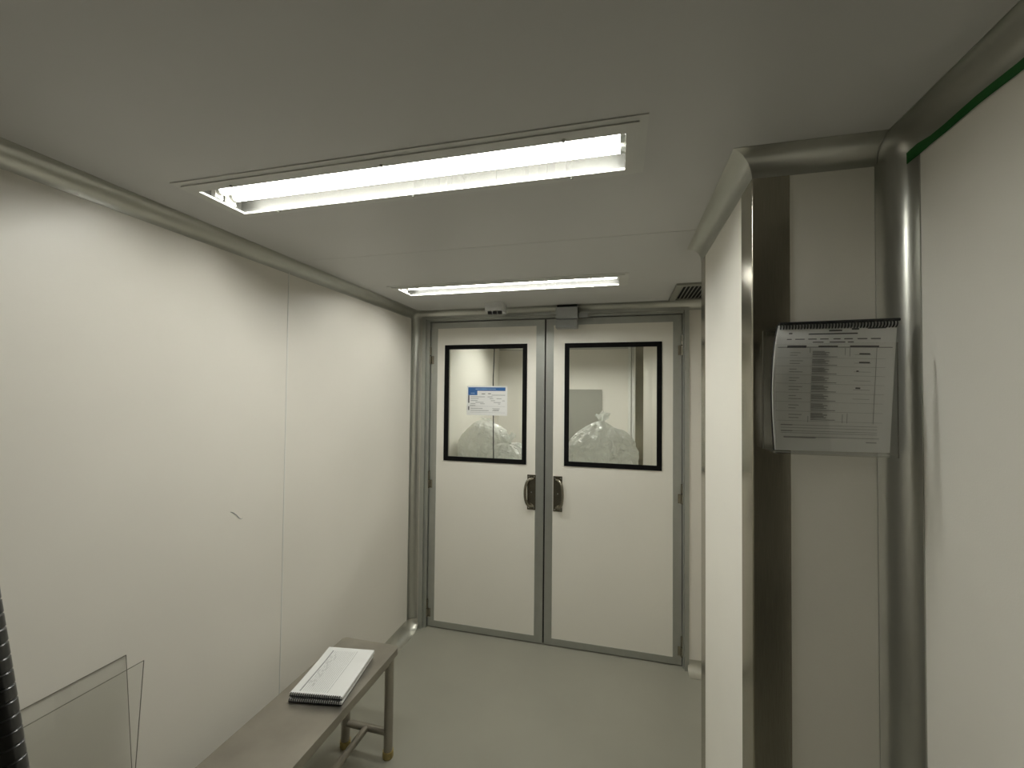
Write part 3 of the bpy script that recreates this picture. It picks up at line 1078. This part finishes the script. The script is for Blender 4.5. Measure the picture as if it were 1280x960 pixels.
dstrip(bm, 0.06, 0.16, 0.860, 0.868)
dstrip(bm, 0.08, 0.36, 0.902, 0.913)
dstrip(bm, 0.36, 0.90, 0.903, 0.907)
dstrip(bm, 0.79, 0.88, 0.930, 0.937)
tag(obj('form_print', bm, 'ink_light', doc), kind='stuff')
# wire binding on the top edge
bm = bmesh.new()
for k_ in range(38):
    s = 0.010 + k_ * 0.980 / 37
    base = dsurf(s, 0.0) + Vector((0, 0.003, -0.0045))
    for dx in (0.0,):
        tube(bm, [base + Vector((dx, 0.0085 * math.cos(2 * PI * q / 14), 0.0085 * math.sin(2 * PI * q / 14))) for q in range(14)],
             0.0014, 5, closed=True)
tube(bm, [dsurf(0.005, 0) + Vector((0, -0.001, 0.0030)), dsurf(1.0, 0) + Vector((0.004, -0.001, 0.0030))], 0.0034, 8)
obj('wire_binding', bm, 'black', doc, smooth=True)

# ------------------------------------------------------------------ green tape on the cove of the right wall
bm = bmesh.new()
arc = []
for i in range(15):
    y = (1.112, 1.098, 1.084)[i] if i < 3 else 1.084 - (i - 2) * (1.084 - 0.62) / 12
    # position round the cove: centre line drifts from lip to arc
    wob = 0.003 * math.sin(i * 1.3)
    wdt = 0.0125 if i < 3 else 0.0085
    zc = H - C - 0.003 + wob * 0.5 - (0.004 if i == 0 else 0.001 if i == 1 else 0)
    arc.append((y, zc, wdt))


def on_cove(z, y):
    d = H - z
    q = max(0.0, y - (YP - C))
    if q > 0:      # round the ball corner and the upright cove
        cz = max(0.0, C - d)
        return XR - C + math.sqrt(max(0.0, (C - 0.003) ** 2 - cz * cz - q * q)) - 0.0008
    if d >= C:
        return XR - 0.0035
    cz = C - d
    return XR - C + math.sqrt(max(0, (C - 0.004) ** 2 - cz * cz)) - 0.0005


rows = []
for y, zc, wd in arc:
    row = []
    for f in (-1, -0.5, 0, 0.5, 1):
        z = zc + f * wd
        x = on_cove(z, y)
        row.append((bm.verts.new((x, y, z)), bm.verts.new((x + 0.0006, y, z))))
    rows.append(row)
for a, b_ in zip(rows, rows[1:]):
    for q in range(4):
        bm.faces.new((a[q][0], a[q + 1][0], b_[q + 1][0], b_[q][0]))
        bm.faces.new((a[q][1], b_[q][1], b_[q + 1][1], a[q + 1][1]))
for q in range(4):
    bm.faces.new((rows[0][q][0], rows[0][q][1], rows[0][q + 1][1], rows[0][q + 1][0]))
tag(obj('green_tape', bm, 'tape', None, smooth=True), 'strip of dark green tape along the cove of the right wall', 'tape')

# ------------------------------------------------------------------ acrylic pocket on the left wall
ap = thing('document_pocket', 'empty clear acrylic document pocket on the left wall near the bench', 'document holder',
           (XL + 0.02, 0.72, 0.515))
AY0, AY1 = 0.60, 0.984


def tilted_plate(name, xt, xb, z0, z1, y0, y1, y1b, mat, th=0.0028):
    bm = bmesh.new()
    v = []
    for x_off in (0, th):
        v.append([bm.verts.new(p) for p in ((xb + x_off, y0, z0), (xb + x_off, y1b, z0), (xt + x_off, y1, z1), (xt + x_off, y0, z1))])
    bm.faces.new(v[0]); bm.faces.new(v[1][::-1])
    for i in range(4):
        bm.faces.new((v[0][i], v[1][i], v[1][(i + 1) % 4], v[0][(i + 1) % 4]))
    return obj(name, bm, mat, ap)


def edge(pts, r=0.0013):
    return tobj('plate_edge', pts, r, 'acrylic_edge', ap, 6)


XBt, XBb, XFt, XFb = XL + 0.001, XL + 0.026, XL + 0.046, XL + 0.036
ZB = 0.520
tilted_plate('back_plate', XBt, XBb, ZB, 0.870, AY0, 0.981, 0.990, 'acrylic')
tilted_plate('front_plate', XFt, XFb, ZB, 0.850, AY0, 1.000, 0.992, 'acrylic')
tilted_plate('bottom_fold', XFb, XBb, ZB - 0.003, ZB, AY0, 0.992, 0.992, 'acrylic', 0.010)
edge([(XBt + 0.0014, AY0, 0.870), (XBt + 0.0014, 0.981, 0.870)])
edge([(XBt + 0.0014, 0.981, 0.870), (XBb + 0.0014, 0.990, ZB)], 0.0009)
edge([(XFt + 0.0014, AY0, 0.850), (XFt + 0.0014, 1.000, 0.850)])
edge([(XFt + 0.0014, 1.000, 0.850), (XFb + 0.0014, 0.992, ZB)], 0.0011)

# ------------------------------------------------------------------ comb bound book on its stand, close to the viewer
S0 = ray_point(14.0, 955, 0.43)       # spine axis, lower and upper points of the visible run
S1 = ray_point(-17.0, 768, 0.43)
ax = (S1 - S0).normalized()
bot = S0 - ax * ((S0.z - 1.225) / ax.z)
LEN = 0.297
topp = bot + ax * LEN
left = Vector((-rt.x, -rt.y, 0)).normalized()
left = (left - ax * left.dot(ax)).normalized()
nrm = ax.cross(left).normalized()
if nrm.dot(EYE - S0) < 0:
    nrm = -nrm
bk = thing('comb_bound_book', 'black comb bound book upright on a stand, its ribbed spine towards the bench', 'book',
           (bot.x - 0.09, bot.y - 0.02, 1.2245))
bm = bmesh.new()


def slab3(bm, o, e1, e2, e3):
    v = []
    for c3 in (0, 1):
        v.append([bm.verts.new(o + e1 * a + e2 * b_ + e3 * c3) for a, b_ in ((0, 0), (1, 0), (1, 1), (0, 1))])
    bm.faces.new(v[0][::-1]); bm.faces.new(v[1])
    for i in range(4):
        bm.faces.new((v[0][i], v[0][(i + 1) % 4], v[1][(i + 1) % 4], v[1][i]))


o0 = bot + left * 0.012
slab3(bm, o0 - nrm * 0.006, left * 0.20, ax * LEN, nrm * 0.012)
obj('pages', bm, 'paper', bk)
bm = bmesh.new()
slab3(bm, o0 + nrm * 0.0062, left * 0.203, ax * LEN, nrm * 0.001)
obj('front_cover', bm, 'black', bk)
bm = bmesh.new()
slab3(bm, o0 - nrm * 0.0072, left * 0.203, ax * LEN, nrm * 0.001)
obj('back_cover', bm, 'black', bk)
bm = bmesh.new()
tube(bm, [bot + ax * 0.003, topp - ax * 0.003], 0.0100, 20)
obj('spine_core', bm, 'comb_gap', bk, smooth=True)
first = None
npitch = 20
pit = (LEN - 0.006) / npitch
for i in range(npitch):
    if first is None:
        a = bot + ax * 0.0036
        bm = bmesh.new()
        tube(bm, [a, a + ax * 0.0008, a + ax * (pit - 0.0018), a + ax * (pit - 0.0010)], [0.0106, 0.0113, 0.0113, 0.0106], 22)
        first = obj('comb_ring', bm, 'comb', bk, smooth=True)
    else:
        copy_part(first, bk, ax * (pit * i))

sx, sy = (bot + left * 0.09).x, (bot + left * 0.09).y
st = thing('document_stand', 'slim steel floor stand carrying the comb bound book', 'stand', (sx, sy, 0))
bm = bmesh.new()
tube(bm, [(sx, sy, 0.0), (sx, sy, 0.010), (sx, sy, 0.014)], [0.14, 0.14, 0.12], 32)
obj('base', bm, 'bench', st, smooth=True)
pz = (bot + left * 0.09).z - 0.007
tobj('pole', [(sx, sy, 0.012), (sx, sy, pz)], 0.014, 'bench', st, 16)
bm = bmesh.new()
slab3(bm, bot - left * 0.014 - nrm * 0.03 - ax * 0.0005, left * 0.25, nrm * 0.06, ax * -0.006)
obj('tray', bm, 'bench', st)
